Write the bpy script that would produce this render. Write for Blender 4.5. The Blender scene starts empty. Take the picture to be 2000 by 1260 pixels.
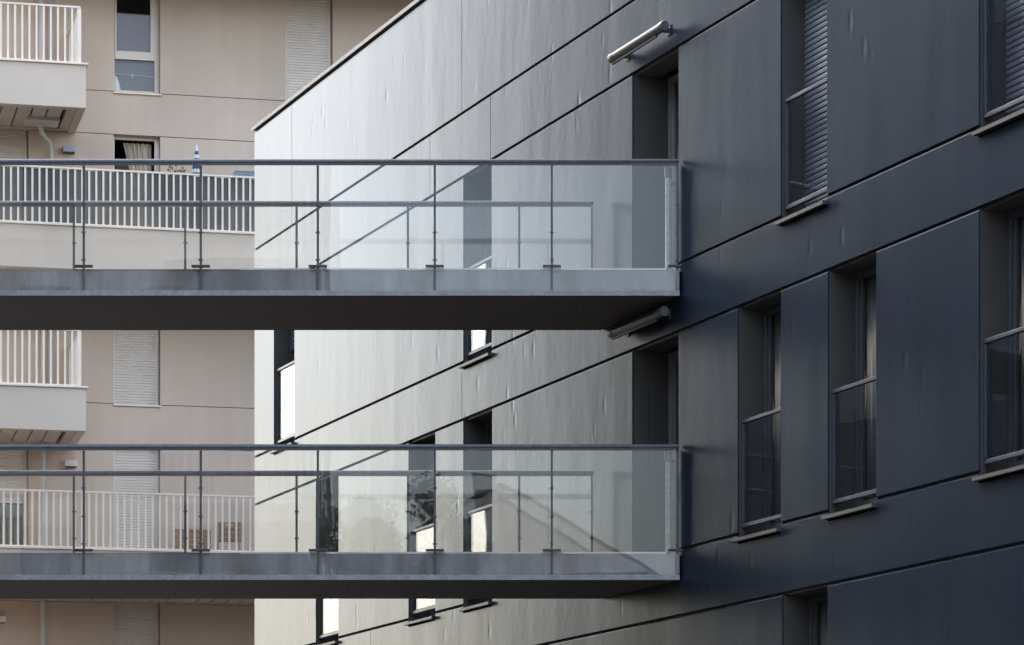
import bpy, math, random
from mathutils import Vector, Matrix
rnd = random.Random(7)
R = math.radians
scene = bpy.context.scene
col = scene.collection

# ------------------------------------------------------------------ camera, sky, sun, exposure
FOC = 6500.0                       # focal length in pixels of the 2000 px wide photograph
HOR = 1800.0                       # horizon row (below the frame: shift lens)
cam_d = bpy.data.cameras.new('camera'); cam = bpy.data.objects.new('camera', cam_d); col.objects.link(cam)
cam.location = (0, 0, 0); cam.rotation_euler = (R(90), 0, 0)
cam_d.sensor_width = 36; cam_d.lens = FOC / 2000 * 36; cam_d.shift_y = (HOR - 630) / 2000
cam_d.clip_start = 0.5; cam_d.clip_end = 3000
scene.camera = cam
SUN_AZ, SUN_EL = -50.0, 50.0
world = bpy.data.worlds.new("World"); scene.world = world; world.use_nodes = True
wt = world.node_tree; bg = wt.nodes['Background']
sky = wt.nodes.new('ShaderNodeTexSky'); sky.sky_type = 'NISHITA'; sky.sun_disc = False
sky.sun_elevation = R(SUN_EL); sky.sun_rotation = R(SUN_AZ); sky.dust_density = 4.0; sky.air_density = 1.2
hs = wt.nodes.new('ShaderNodeHueSaturation'); hs.inputs['Saturation'].default_value = 0.7
wt.links.new(sky.outputs[0], hs.inputs['Color']); wt.links.new(hs.outputs[0], bg.inputs[0])
bg.inputs[1].default_value = 0.15
sun_d = bpy.data.lights.new('sun', 'SUN'); sun_d.energy = 0.5; sun_d.angle = R(25); sun_d.color = (1, .95, .88)
sun = bpy.data.objects.new('sun', sun_d); col.objects.link(sun)
sv = Vector((math.sin(R(SUN_AZ)) * math.cos(R(SUN_EL)), math.cos(R(SUN_AZ)) * math.cos(R(SUN_EL)), math.sin(R(SUN_EL))))
sun.rotation_euler = sv.to_track_quat('Z', 'Y').to_euler()
sun.location = (-20, 40, 30)
vs = scene.view_settings
vs.view_transform = 'Standard'; vs.look = 'None'; vs.gamma = 1; vs.use_curve_mapping = False
vs.exposure = 2.46
scene.render.engine = 'CYCLES'
cy = scene.cycles
cy.use_denoising = True; cy.max_bounces = 12; cy.transparent_max_bounces = 40; cy.glossy_bounces = 6
cy.caustics_reflective = False; cy.caustics_refractive = False; cy.sample_clamp_indirect = 6

GZ = -1.6                          # ground height (eye at 1.6 m)

# ------------------------------------------------------------------ materials
def nn(nt, t, **kw):
    n = nt.nodes.new(t)
    for k, v in kw.items(): setattr(n, k, v)
    return n
def mat(name, color, rough=.5, metal=0., spec=.5, var=.12, scale=(1, 1, 1), nscale=3., rvar=.05, bump=0., bscale=40., bdist=.003,
        streak=0., dents=0., coat=0., speck=0., tint=None):
    m = bpy.data.materials.new(name); m.use_nodes = True
    nt = m.node_tree; b = nt.nodes['Principled BSDF']
    b.inputs['Roughness'].default_value = rough; b.inputs['Metallic'].default_value = metal
    b.inputs['Specular IOR Level'].default_value = spec; b.inputs['Coat Weight'].default_value = coat
    b.inputs['Coat Roughness'].default_value = .3
    tc = nn(nt, 'ShaderNodeTexCoord'); mp = nn(nt, 'ShaderNodeMapping'); mp.inputs['Scale'].default_value = scale
    nt.links.new(tc.outputs['Object'], mp.inputs[0])
    n = nn(nt, 'ShaderNodeTexNoise'); n.inputs['Scale'].default_value = nscale; n.inputs['Detail'].default_value = 6
    nt.links.new(mp.outputs[0], n.inputs[0])
    mr = nn(nt, 'ShaderNodeMapRange'); mr.inputs[1].default_value = .3; mr.inputs[2].default_value = .7
    mr.inputs[3].default_value = 1 - var; mr.inputs[4].default_value = 1 + var
    nt.links.new(n.outputs[0], mr.inputs[0])
    fac = mr.outputs[0]
    if streak:
        mp2 = nn(nt, 'ShaderNodeMapping'); mp2.inputs['Scale'].default_value = (2.4, 2.4, .13)
        nt.links.new(tc.outputs['Object'], mp2.inputs[0])
        n2 = nn(nt, 'ShaderNodeTexNoise'); n2.inputs['Scale'].default_value = 1.6; n2.inputs['Detail'].default_value = 5; n2.inputs['Roughness'].default_value = .5
        nt.links.new(mp2.outputs[0], n2.inputs[0])
        mr2 = nn(nt, 'ShaderNodeMapRange'); mr2.inputs[1].default_value = .35; mr2.inputs[2].default_value = .65
        mr2.inputs[3].default_value = 1 - streak; mr2.inputs[4].default_value = 1 + streak
        nt.links.new(n2.outputs[0], mr2.inputs[0])
        mu = nn(nt, 'ShaderNodeMath', operation='MULTIPLY'); nt.links.new(fac, mu.inputs[0]); nt.links.new(mr2.outputs[0], mu.inputs[1]); fac = mu.outputs[0]
    if speck:
        v = nn(nt, 'ShaderNodeTexNoise'); v.inputs['Scale'].default_value = 55; v.inputs['Detail'].default_value = 3
        nt.links.new(tc.outputs['Object'], v.inputs[0])
        mr3 = nn(nt, 'ShaderNodeMapRange'); mr3.inputs[1].default_value = .35; mr3.inputs[2].default_value = .65
        mr3.inputs[3].default_value = 1 - speck; mr3.inputs[4].default_value = 1 + speck
        nt.links.new(v.outputs[0], mr3.inputs[0])
        mu = nn(nt, 'ShaderNodeMath', operation='MULTIPLY'); nt.links.new(fac, mu.inputs[0]); nt.links.new(mr3.outputs[0], mu.inputs[1]); fac = mu.outputs[0]
    sc = nn(nt, 'ShaderNodeVectorMath', operation='SCALE'); sc.inputs[0].default_value = color
    nt.links.new(fac, sc.inputs['Scale'])
    out = sc.outputs[0]
    if tint:
        n4 = nn(nt, 'ShaderNodeTexNoise'); n4.inputs['Scale'].default_value = 1.1; n4.inputs['Detail'].default_value = 5
        nt.links.new(mp.outputs[0], n4.inputs[0])
        mr4 = nn(nt, 'ShaderNodeMapRange'); mr4.inputs[1].default_value = .5; mr4.inputs[2].default_value = .72; mr4.inputs[4].default_value = .6
        nt.links.new(n4.outputs[0], mr4.inputs[0])
        mx = nn(nt, 'ShaderNodeMix', data_type='RGBA'); nt.links.new(mr4.outputs[0], mx.inputs[0]); nt.links.new(out, mx.inputs[6]); mx.inputs[7].default_value = (*tint, 1)
        out = mx.outputs[2]
    nt.links.new(out, b.inputs['Base Color'])
    rr = nn(nt, 'ShaderNodeMapRange'); rr.inputs[1].default_value = .3; rr.inputs[2].default_value = .7
    rr.inputs[3].default_value = rough - rvar; rr.inputs[4].default_value = rough + rvar
    nt.links.new((n2 if streak else n).outputs[0], rr.inputs[0]); nt.links.new(rr.outputs[0], b.inputs['Roughness'])
    last = None
    if bump:
        nb = nn(nt, 'ShaderNodeTexNoise'); nb.inputs['Scale'].default_value = bscale; nb.inputs['Detail'].default_value = 4
        nt.links.new(tc.outputs['Object'], nb.inputs[0])
        bp = nn(nt, 'ShaderNodeBump'); bp.inputs['Strength'].default_value = bump; bp.inputs['Distance'].default_value = bdist
        nt.links.new(nb.outputs[0], bp.inputs['Height']); last = bp
    if dents:
        # broad vertical waviness of the render coat and a few short pulled wrinkles
        mp3 = nn(nt, 'ShaderNodeMapping'); mp3.inputs['Scale'].default_value = (1.1, 1.1, .4)
        nt.links.new(tc.outputs['Object'], mp3.inputs[0])
        nw = nn(nt, 'ShaderNodeTexNoise'); nw.inputs['Scale'].default_value = 1.; nw.inputs['Detail'].default_value = 2
        nt.links.new(mp3.outputs[0], nw.inputs[0])
        b2 = nn(nt, 'ShaderNodeBump'); b2.inputs['Strength'].default_value = 1; b2.inputs['Distance'].default_value = .008 * dents
        nt.links.new(nw.outputs[0], b2.inputs['Height'])
        if last: nt.links.new(last.outputs[0], b2.inputs['Normal'])
        mp4 = nn(nt, 'ShaderNodeMapping'); mp4.inputs['Scale'].default_value = (1.3, 1.3, .55)
        nt.links.new(tc.outputs['Object'], mp4.inputs[0])
        vo = nn(nt, 'ShaderNodeTexVoronoi', feature='F1'); vo.inputs['Scale'].default_value = 3.0
        nt.links.new(mp4.outputs[0], vo.inputs[0])
        r5 = nn(nt, 'ShaderNodeMapRange', interpolation_type='SMOOTHERSTEP'); r5.inputs[1].default_value = .0; r5.inputs[2].default_value = .26
        r5.inputs[3].default_value = 1; r5.inputs[4].default_value = 0
        nt.links.new(vo.outputs['Distance'], r5.inputs[0])
        b3 = nn(nt, 'ShaderNodeBump'); b3.inputs['Strength'].default_value = 1; b3.inputs['Distance'].default_value = (-.0021 * dents)
        nc = nn(nt, 'ShaderNodeTexNoise'); nc.inputs['Scale'].default_value = .45; nt.links.new(tc.outputs['Object'], nc.inputs[0])
        rc = nn(nt, 'ShaderNodeMapRange'); rc.inputs[1].default_value = .44; rc.inputs[2].default_value = .6; nt.links.new(nc.outputs[0], rc.inputs[0])
        mc = nn(nt, 'ShaderNodeMath', operation='MULTIPLY'); nt.links.new(r5.outputs[0], mc.inputs[0]); nt.links.new(rc.outputs[0], mc.inputs[1])
        nt.links.new(mc.outputs[0], b3.inputs['Height']); nt.links.new(b2.outputs[0], b3.inputs['Normal'])
        last = b3
    if last: nt.links.new(last.outputs[0], b.inputs['Normal'])
    return m
def glass(name, tint=(.93, .96, .95), f0=.05, mx_=1.0, rough=0.0, wave=.0):
    m = bpy.data.materials.new(name); m.use_nodes = True; nt = m.node_tree
    nt.nodes.remove(nt.nodes['Principled BSDF']); out = nt.nodes['Material Output']
    g = nn(nt, 'ShaderNodeNewGeometry'); dt = nn(nt, 'ShaderNodeVectorMath', operation='DOT_PRODUCT')
    nt.links.new(g.outputs['Normal'], dt.inputs[0]); nt.links.new(g.outputs['Incoming'], dt.inputs[1])
    ab = nn(nt, 'ShaderNodeMath', operation='ABSOLUTE'); nt.links.new(dt.outputs['Value'], ab.inputs[0])
    su = nn(nt, 'ShaderNodeMath', operation='SUBTRACT'); su.inputs[0].default_value = 1; nt.links.new(ab.outputs[0], su.inputs[1])
    po = nn(nt, 'ShaderNodeMath', operation='POWER'); nt.links.new(su.outputs[0], po.inputs[0]); po.inputs[1].default_value = 5
    ma = nn(nt, 'ShaderNodeMath', operation='MULTIPLY_ADD'); nt.links.new(po.outputs[0], ma.inputs[0]); ma.inputs[1].default_value = mx_ - f0; ma.inputs[2].default_value = f0
    tr = nn(nt, 'ShaderNodeBsdfTransparent'); tr.inputs[0].default_value = (*tint, 1)
    gl = nn(nt, 'ShaderNodeBsdfGlossy'); gl.inputs['Roughness'].default_value = rough; gl.inputs[0].default_value = (1, 1, 1, 1)
    if wave:
        tc = nn(nt, 'ShaderNodeTexCoord'); nz = nn(nt, 'ShaderNodeTexNoise'); nz.inputs['Scale'].default_value = 1.3; nz.inputs['Detail'].default_value = 1
        nt.links.new(tc.outputs['Object'], nz.inputs[0]); bp = nn(nt, 'ShaderNodeBump'); bp.inputs['Distance'].default_value = wave; bp.inputs['Strength'].default_value = 1
        nt.links.new(nz.outputs[0], bp.inputs['Height']); nt.links.new(bp.outputs[0], gl.inputs['Normal'])
    mi = nn(nt, 'ShaderNodeMixShader'); nt.links.new(ma.outputs[0], mi.inputs[0]); nt.links.new(tr.outputs[0], mi.inputs[1]); nt.links.new(gl.outputs[0], mi.inputs[2])
    nt.links.new(mi.outputs[0], out.inputs['Surface'])
    return m

M = {}
M['dark'] = mat('dark_painted_concrete', (.0065, .0118, .0215), rough=.29, spec=.22, var=.10, nscale=1.2, rvar=.007, bump=.25, bscale=9, bdist=.005, streak=.05, dents=1.1)
M['dark'].node_tree.nodes['Principled BSDF'].inputs['Specular Tint'].default_value = (.52, .76, 1, 1)
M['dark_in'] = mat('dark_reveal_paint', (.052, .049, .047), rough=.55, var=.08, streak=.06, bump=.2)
M['dark_back'] = mat('joint_backing', (.03, .031, .034), rough=.8)
M['dark_metal'] = mat('dark_blue_metal', (.028, .036, .050), rough=.4, metal=.0, spec=.6, var=.06)
M['sill'] = mat('sill_metal', (.065, .064, .063), rough=.45, metal=.2, var=.15, speck=.1)
M['frame_dark'] = mat('window_frame_grey', (.055, .060, .068), rough=.4, var=.05)
M['door_frame'] = mat('door_frame_grey', (.20, .20, .20), rough=.45, var=.05)
M['curtain_grey'] = mat('grey_curtain', (.24, .215, .19), rough=.9, var=.2, scale=(14, 14, .3), nscale=2)
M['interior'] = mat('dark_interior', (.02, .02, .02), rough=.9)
M['slat_dark'] = mat('dark_shutter_slats', (.13, .15, .18), rough=.45, var=.06)
M['coping'] = mat('light_coping', (.27, .26, .25), rough=.65, metal=0, var=.08)
M['galv'] = mat('galvanized_steel', (.125, .13, .14), rough=.5, metal=.3, var=.18, nscale=14, speck=.2, rvar=.1)
M['galv_light'] = mat('galvanized_channel', (.25, .255, .26), rough=.5, metal=.2, var=.2, nscale=12, speck=.18)
M['post'] = mat('post_steel', (.075, .075, .08), rough=.5, metal=.3, var=.15, nscale=10)
M['clamp'] = mat('clamp_steel', (.05, .05, .055), rough=.5, metal=.3)
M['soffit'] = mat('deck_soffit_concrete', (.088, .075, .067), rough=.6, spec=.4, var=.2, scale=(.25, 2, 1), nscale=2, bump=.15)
M['kerb'] = mat('painted_kerb', (.215, .212, .218), rough=.5, var=.10, streak=.26, bump=.4, bscale=30, scale=(2.5, 2.5, .8), tint=(.10, .085, .065), speck=.08)
M['kerb_cap'] = mat('kerb_cap_sunlit_line', (.62, .61, .59), rough=.5, var=.15)  # pale colour stands in for sun and sky caught on the kerb edge
M['deck'] = mat('deck_concrete', (.3, .3, .3), rough=.8, bump=.3)
M['glass'] = glass('balustrade_glass', tint=(.965, .965, .96), f0=.023, wave=.0006)
M['pane'] = glass('window_glass', tint=(.90, .91, .92), f0=.028, mx_=.6, wave=.0008)
M['pane_far'] = glass('far_window_glass', tint=(.9, .9, .9), f0=.022)
M['cream'] = mat('cream_render', (.618, .490, .393), rough=.85, spec=.3, var=.06, nscale=.8, streak=.03, bump=.3, bscale=70, bdist=.002)
M['cream_white'] = mat('white_render', (.68, .563, .455), rough=.8, spec=.3, var=.04, nscale=1, bump=.2, bscale=70, bdist=.002)
M['white_metal'] = mat('white_painted_metal', (.87, .745, .62), rough=.45, var=.04)
M['pvc'] = mat('white_plastic_frame', (.76, .66, .57), rough=.4, var=.03)
M['shutter'] = mat('white_shutter', (.70, .61, .54), rough=.5, var=.04)
M['reveal_cream'] = mat('reveal_beige', (.48, .41, .34), rough=.8, var=.05)
M['cream_joint'] = mat('joint_brown', (.12, .10, .085), rough=.9)
M['soffit_cream'] = mat('soffit_boards', (.53, .46, .39), rough=.6, var=.06)
M['gap_dark'] = mat('soffit_gap', (.03, .028, .025), rough=.9)
M['blind'] = mat('mauve_blind', (.24, .19, .215), rough=.9, var=.06)
M['grey_fill'] = mat('grey_translucent_panel', (.17, .165, .165), rough=.6, var=.08)
M['curtain_beige'] = mat('beige_curtain', (.52, .43, .34), rough=.9, var=.35, scale=(9, 9, .25), nscale=2.2)
M['screen'] = mat('grey_privacy_screen', (.105, .103, .10), rough=.9, var=.22, nscale=2.5, bump=.4, bscale=90, speck=.12)
M['pipe'] = mat('cream_pipe', (.60, .55, .49), rough=.5, var=.06)
M['lamp_grey'] = mat('wall_light_grey', (.36, .36, .39), rough=.4)
M['wood'] = mat('brown_wood', (.33, .20, .10), rough=.6, var=.3, nscale=8, scale=(1, 1, 4))
M['wood_dark'] = mat('dark_wood', (.09, .06, .045), rough=.6, var=.3, nscale=8)
M['gap_wood'] = M['gap_dark']
M['navy'] = mat('navy_cloth', (.05, .09, .17), rough=.85)
M['cloth_white'] = mat('white_cloth', (.7, .7, .7), rough=.85)
M['dry'] = mat('dry_flower', (.20, .13, .08), rough=.9, var=.3)
M['teal'] = mat('grey_blue_canvas', (.20, .25, .28), rough=.7, var=.1)
M['tube'] = mat('lamp_tube_metal', (.08, .08, .08), rough=.36, metal=.75, var=.05, rvar=.03)
M['tube_cap'] = mat('lamp_end_cap', (.10, .10, .10), rough=.5, metal=.3)
M['ground'] = mat('paved_ground', (.09, .088, .08), rough=.9, var=.25, nscale=.6, bump=.3)
M['leaf'] = mat('tree_leaves', (.07, .09, .05), rough=.7, var=.4, nscale=2)
M['bark'] = mat('tree_bark', (.10, .08, .06), rough=.9, bump=.5)
M['opp'] = mat('opposite_facade', (.045, .048, .055), rough=.8, var=.1)
M['opp_light'] = mat('opposite_light_facade', (.30, .29, .27), rough=.8, var=.1)
M['opp_glass'] = mat('opposite_window', (.03, .035, .04), rough=.15, spec=.7)
M['opp_trim'] = mat('opposite_trim', (.42, .42, .42), rough=.6)
M['opp_white'] = mat('opposite_white_render', (.72, .70, .67), rough=.8, var=.08)
M['roof'] = mat('slate_roof', (.20, .19, .18), rough=.7, var=.2)

# ------------------------------------------------------------------ mesh helpers
class MB:
    def __init__(s): s.v = []; s.f = []; s.m = []; s.mi = 0; s.sm = False; s.smooth = []
    def add(s, vs, fs):
        n = len(s.v); s.v += [tuple(v) for v in vs]
        for f in fs: s.f.append(tuple(i + n for i in f)); s.m.append(s.mi); s.smooth.append(s.sm)
    def box(s, x0, x1, y0, y1, z0, z1):
        s.add([(x0, y0, z0), (x1, y0, z0), (x1, y1, z0), (x0, y1, z0), (x0, y0, z1), (x1, y0, z1), (x1, y1, z1), (x0, y1, z1)],
              [(0, 3, 2, 1), (4, 5, 6, 7), (0, 1, 5, 4), (1, 2, 6, 5), (2, 3, 7, 6), (3, 0, 4, 7)])
        return s
    def prism(s, poly, z0, z1):          # plan polygon (ccw) extruded in z
        n = len(poly)
        s.add([(x, y, z0) for x, y in poly] + [(x, y, z1) for x, y in poly],
              [tuple(range(n))[::-1], tuple(range(n, 2 * n))] + [(i, (i + 1) % n, n + (i + 1) % n, n + i) for i in range(n)])
        return s
    def beam(s, a, b, w, h, up=(0, 0, 1)):
        a, b = Vector(a), Vector(b); d = (b - a).normalized(); sd = d.cross(Vector(up)).normalized(); u = sd.cross(d).normalized()
        o = [sd * (-w / 2) + u * (-h / 2), sd * (w / 2) + u * (-h / 2), sd * (w / 2) + u * (h / 2), sd * (-w / 2) + u * (h / 2)]
        s.add([a + k for k in o] + [b + k for k in o], [(3, 2, 1, 0), (4, 5, 6, 7), (0, 1, 5, 4), (1, 2, 6, 5), (2, 3, 7, 6), (3, 0, 4, 7)])
        return s
    def tube(s, pts, r, n=16, caps=True):
        pts = [Vector(p) for p in pts]; rs = r if isinstance(r, (list, tuple)) else [r] * len(pts)
        vs = []; ref = None
        for i, p in enumerate(pts):
            d = (pts[min(i + 1, len(pts) - 1)] - pts[max(i - 1, 0)]).normalized()
            a = Vector((0, 0, 1)) if abs(d.z) < .9 else Vector((0, 1, 0))
            if ref is None: ref = d.cross(a).normalized()
            sd = (ref - d * ref.dot(d)).normalized(); ref = sd; u = d.cross(sd)
            for k in range(n):
                t = 2 * math.pi * k / n; vs.append(p + (sd * math.cos(t) + u * math.sin(t)) * rs[i])
        L = len(pts); fs = [(i * n + k, i * n + (k + 1) % n, (i + 1) * n + (k + 1) % n, (i + 1) * n + k) for i in range(L - 1) for k in range(n)]
        o = s.sm; s.sm = True; s.add(vs, fs); s.sm = False
        if caps: s.add(vs[:n], [tuple(range(n))[::-1]]); s.add(vs[-n:], [tuple(range(n))])
        s.sm = o
        return s
    def build(s, name, mats, parent=None, bevel=0, bseg=2):
        me = bpy.data.meshes.new(name); me.from_pydata(s.v, [], s.f)
        for m in (mats if isinstance(mats, (list, tuple)) else [mats]): me.materials.append(m)
        for p, i, sm in zip(me.polygons, s.m, s.smooth): p.material_index = i; p.use_smooth = sm
        me.update()
        o = bpy.data.objects.new(name, me); col.objects.link(o)
        if parent: o.parent = parent
        if bevel:
            b = o.modifiers.new('bevel', 'BEVEL'); b.width = bevel; b.segments = bseg; b.limit_method = 'ANGLE'; b.angle_limit = R(40)
        return o
def tag(o, label=None, cat=None, group=None, kind=None):
    for k, v in (('label', label), ('category', cat), ('group', group), ('kind', kind)):
        if v: o[k] = v
    return o
def empty(name, loc, rz=0, **kw):
    o = bpy.data.objects.new(name, None); col.objects.link(o); o.location = loc; o.rotation_euler = (0, 0, rz); o.empty_display_size = .3
    return tag(o, **kw)
def copy_thing(o, loc, **kw):
    c = o.copy(); col.objects.link(c); c.location = loc
    for ch in list(o.children):
        d = ch.copy(); col.objects.link(d); d.parent = c
        for g in list(ch.children):
            e = g.copy(); col.objects.link(e); e.parent = d
    return tag(c, **kw)

# ------------------------------------------------------------------ ground
g = MB().box(-400, 400, -400, 600, -.3, 0); o = g.build('ground', M['ground']); o.location.z = GZ; tag(o, kind='structure')

# ================================================================== DARK BUILDING
X0 = 14.22                                   # where the facade plane meets the picture-parallel axis
TH = math.atan(2489 / FOC); ST, CT = math.sin(TH), math.cos(TH)
def dz(px): return FOC * X0 / (px - 1000 + 2489)
ZC = dz(497)
ORG = Vector(((497 - 1000) / FOC * ZC, ZC, GZ))
def S(px): return (ZC - dz(px)) / CT         # distance along the facade from its far corner
db = empty('apartment_building', ORG, TH - math.pi / 2,
           label='dark slate blue apartment block with smooth receding facade and recessed tall windows', cat='building')
def H(z): return z - GZ                      # height over the eye -> local height
lvA, lvB, lvC, lvD, lvE, lvF, lvG = 11.04, 9.385, 8.64, 6.49, 5.825, 3.668, 3.016
END = S(2000) + 9.0
G = .031                                      # joint height
WT = .30                                      # cladding thickness (reveal depth)
wall = MB()
def panel(s0, s1, z0, z1): wall.box(s0, s1, 0, WT, H(z0), H(z1))
NOTCH = .075
def band(z0, z1, seams, openings=()):
    e = [0] + [S(p) for p in seams] + [END]
    za, zb = H(z0 + G / 2), H(z1 - G / 2)
    for a, b in zip(e[:-1], e[1:]):
        a += .003 if a else 0; b -= .003
        top = [(a, zb)]
        for o0, o1, k in openings:
            lo, hi = max(a, o0), min(b, o1)
            if k == 'door' or hi - lo < .01: continue
            zn = zb - NOTCH
            if lo == a: top = [(a, zn)]
            else: top += [(lo, zb), (lo, zn)]
            top += [(hi, zn)] if hi == b else [(hi, zn), (hi, zb)]
        if top[-1][0] < b: top.append((b, zb))
        poly = [(a, za), (b, za)] + top[::-1]
        n = len(poly)
        wall.add([(x, 0, z) for x, z in poly] + [(x, WT, z) for x, z in poly],
                 [tuple(range(n)), tuple(range(n, 2 * n))[::-1]] + [(i, n + i, n + (i + 1) % n, (i + 1) % n) for i in range(n)])
WW = S(1710) - S(1617)
def ops(l): return [(S(a), (S(b) if b else S(a) + WW), k) for a, b, k in l]
st3 = ops([(535, 575, 'half'), (905, 960, 'cur'), (1235, 1325, 'door'), (1525, 1615, 'shut'), (1912, 0, 'shut2'), (2160, 0, 'cur')])
st2 = ops([(617, 661, 'cur'), (798, 850, 'half'), (905, 961, 'cur'), (1235, 1325, 'door'), (1441, 1525, 'cur'), (1617, 1711, 'cur'), (1912, 0, 'cur'), (2190, 0, 'cur')])
st1 = ops([(617, 661, 'cur'), (905, 961, 'cur'), (1528, 1616, 'cur')])
band(lvB, lvA, [570, 902])
band(lvC, lvB, [840, 958])
band(lvE, lvD, [902], st3)
band(lvG, lvF, [724], st2)
def storey(z0, z1, openings, seams=(), ob=.07):
    e = 0
    for a, b, k in openings:
        cuts = [e] + sorted(q for q in seams if e < q < a) + [a]
        for c, d in zip(cuts[:-1], cuts[1:]):
            panel(c + (.003 if c != e else 0), d - (.003 if d != a else 0), z0 + G / 2, z1 - G / 2)
        e = b
    panel(e, END, z0 + G / 2, z1 - G / 2)
storey(lvD, lvC, st3)
storey(lvF, lvE, st2)
storey(lvG - 2.15, lvG, st1)
panel(0, END, GZ, lvG - 2.15 - G / 2)
wall.build('wall', M['dark'], db, bevel=.004)
# joint backing: dark strips just behind the joints, and the inner skin with the same openings
bk = MB()
for z in (lvB, lvC, lvD, lvE, lvF, lvG, lvG - 2.15):
    ops_ = {lvD: st3, lvC: st3, lvF: st2, lvE: st2, lvG: st1, lvG - 2.15: st1}.get(z, [])
    e = 0.002
    for a, b, k in ops_:
        bk.box(e, a - .002, .026, WT - .01, H(z - G / 2 + .0005), H(z + G / 2 - .0005)); e = b + .002
    bk.box(e, END - .002, .026, WT - .01, H(z - G / 2 + .0005), H(z + G / 2 - .0005))
for z, zz, sm in ((lvB, lvA, [570, 902]), (lvC, lvB, [840, 958]), (lvE, lvD, [902]), (lvG, lvF, [724])):
    for p in sm: bk.box(S(p) - .0035, S(p) + .0035, .026, WT - .01, H(z + G), H(zz - G) - .09)
bk.build('joint_backing', M['dark_back'], db)
# body of the building: dark rooms behind the openings, floors, end wall, roof
DEP = 11.0
core = MB()
core.box(0, .28, WT + .002, DEP, 0, H(lvA) - .02)
core.box(END - .28, END, WT + .002, DEP, 0, H(lvA) - .02)
core.box(.281, END - .281, DEP - .3, DEP, 0, H(lvA) - .02)
core.build('end_wall', M['dark'], db)
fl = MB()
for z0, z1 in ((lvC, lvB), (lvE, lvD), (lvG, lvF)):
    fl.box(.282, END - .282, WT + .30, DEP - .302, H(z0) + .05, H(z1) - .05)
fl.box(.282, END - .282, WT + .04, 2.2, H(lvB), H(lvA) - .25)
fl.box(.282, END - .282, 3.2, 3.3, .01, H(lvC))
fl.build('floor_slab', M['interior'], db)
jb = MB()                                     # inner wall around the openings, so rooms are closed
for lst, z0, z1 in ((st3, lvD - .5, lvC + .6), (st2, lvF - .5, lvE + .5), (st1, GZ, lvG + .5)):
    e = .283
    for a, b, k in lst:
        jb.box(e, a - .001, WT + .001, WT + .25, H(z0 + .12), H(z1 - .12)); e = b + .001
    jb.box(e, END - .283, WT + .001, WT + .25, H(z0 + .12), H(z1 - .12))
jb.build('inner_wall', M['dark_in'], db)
MB().box(.01, END - .01, .03, DEP - .01, H(lvA) - .03, H(lvA) + .02).build('roof_slab', M['dark_back'], db)
cp = MB(); cp.box(-.04, END, -.035, .38, H(lvA) + .028, H(lvA) + .062); cp.box(-.04, END, -.035, -.03, H(lvA) + .012, H(lvA) + .0275)
cp.build('roof_coping', M['coping'], db, bevel=.003)

def slats(mb, x0, x1, y, z0, z1, p=.052, t=.012):
    z = z1
    while z > z0 + .01:
        zb = max(z - p, z0)
        # a curved slat: three facets
        ys = (y + t, y, y, y + t * .9)
        zs = (z, z - (z - zb) * .3, z - (z - zb) * .75, zb)
        vs = []
        for yy, zz in zip(ys, zs): vs += [(x0, yy, zz), (x1, yy, zz)]
        mb.add(vs, [(2, 3, 1, 0), (4, 5, 3, 2), (6, 7, 5, 4)])
        z -= p
    mb.box(x0, x1, y + t + .002, y + t + .008, z0, z1)

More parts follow.
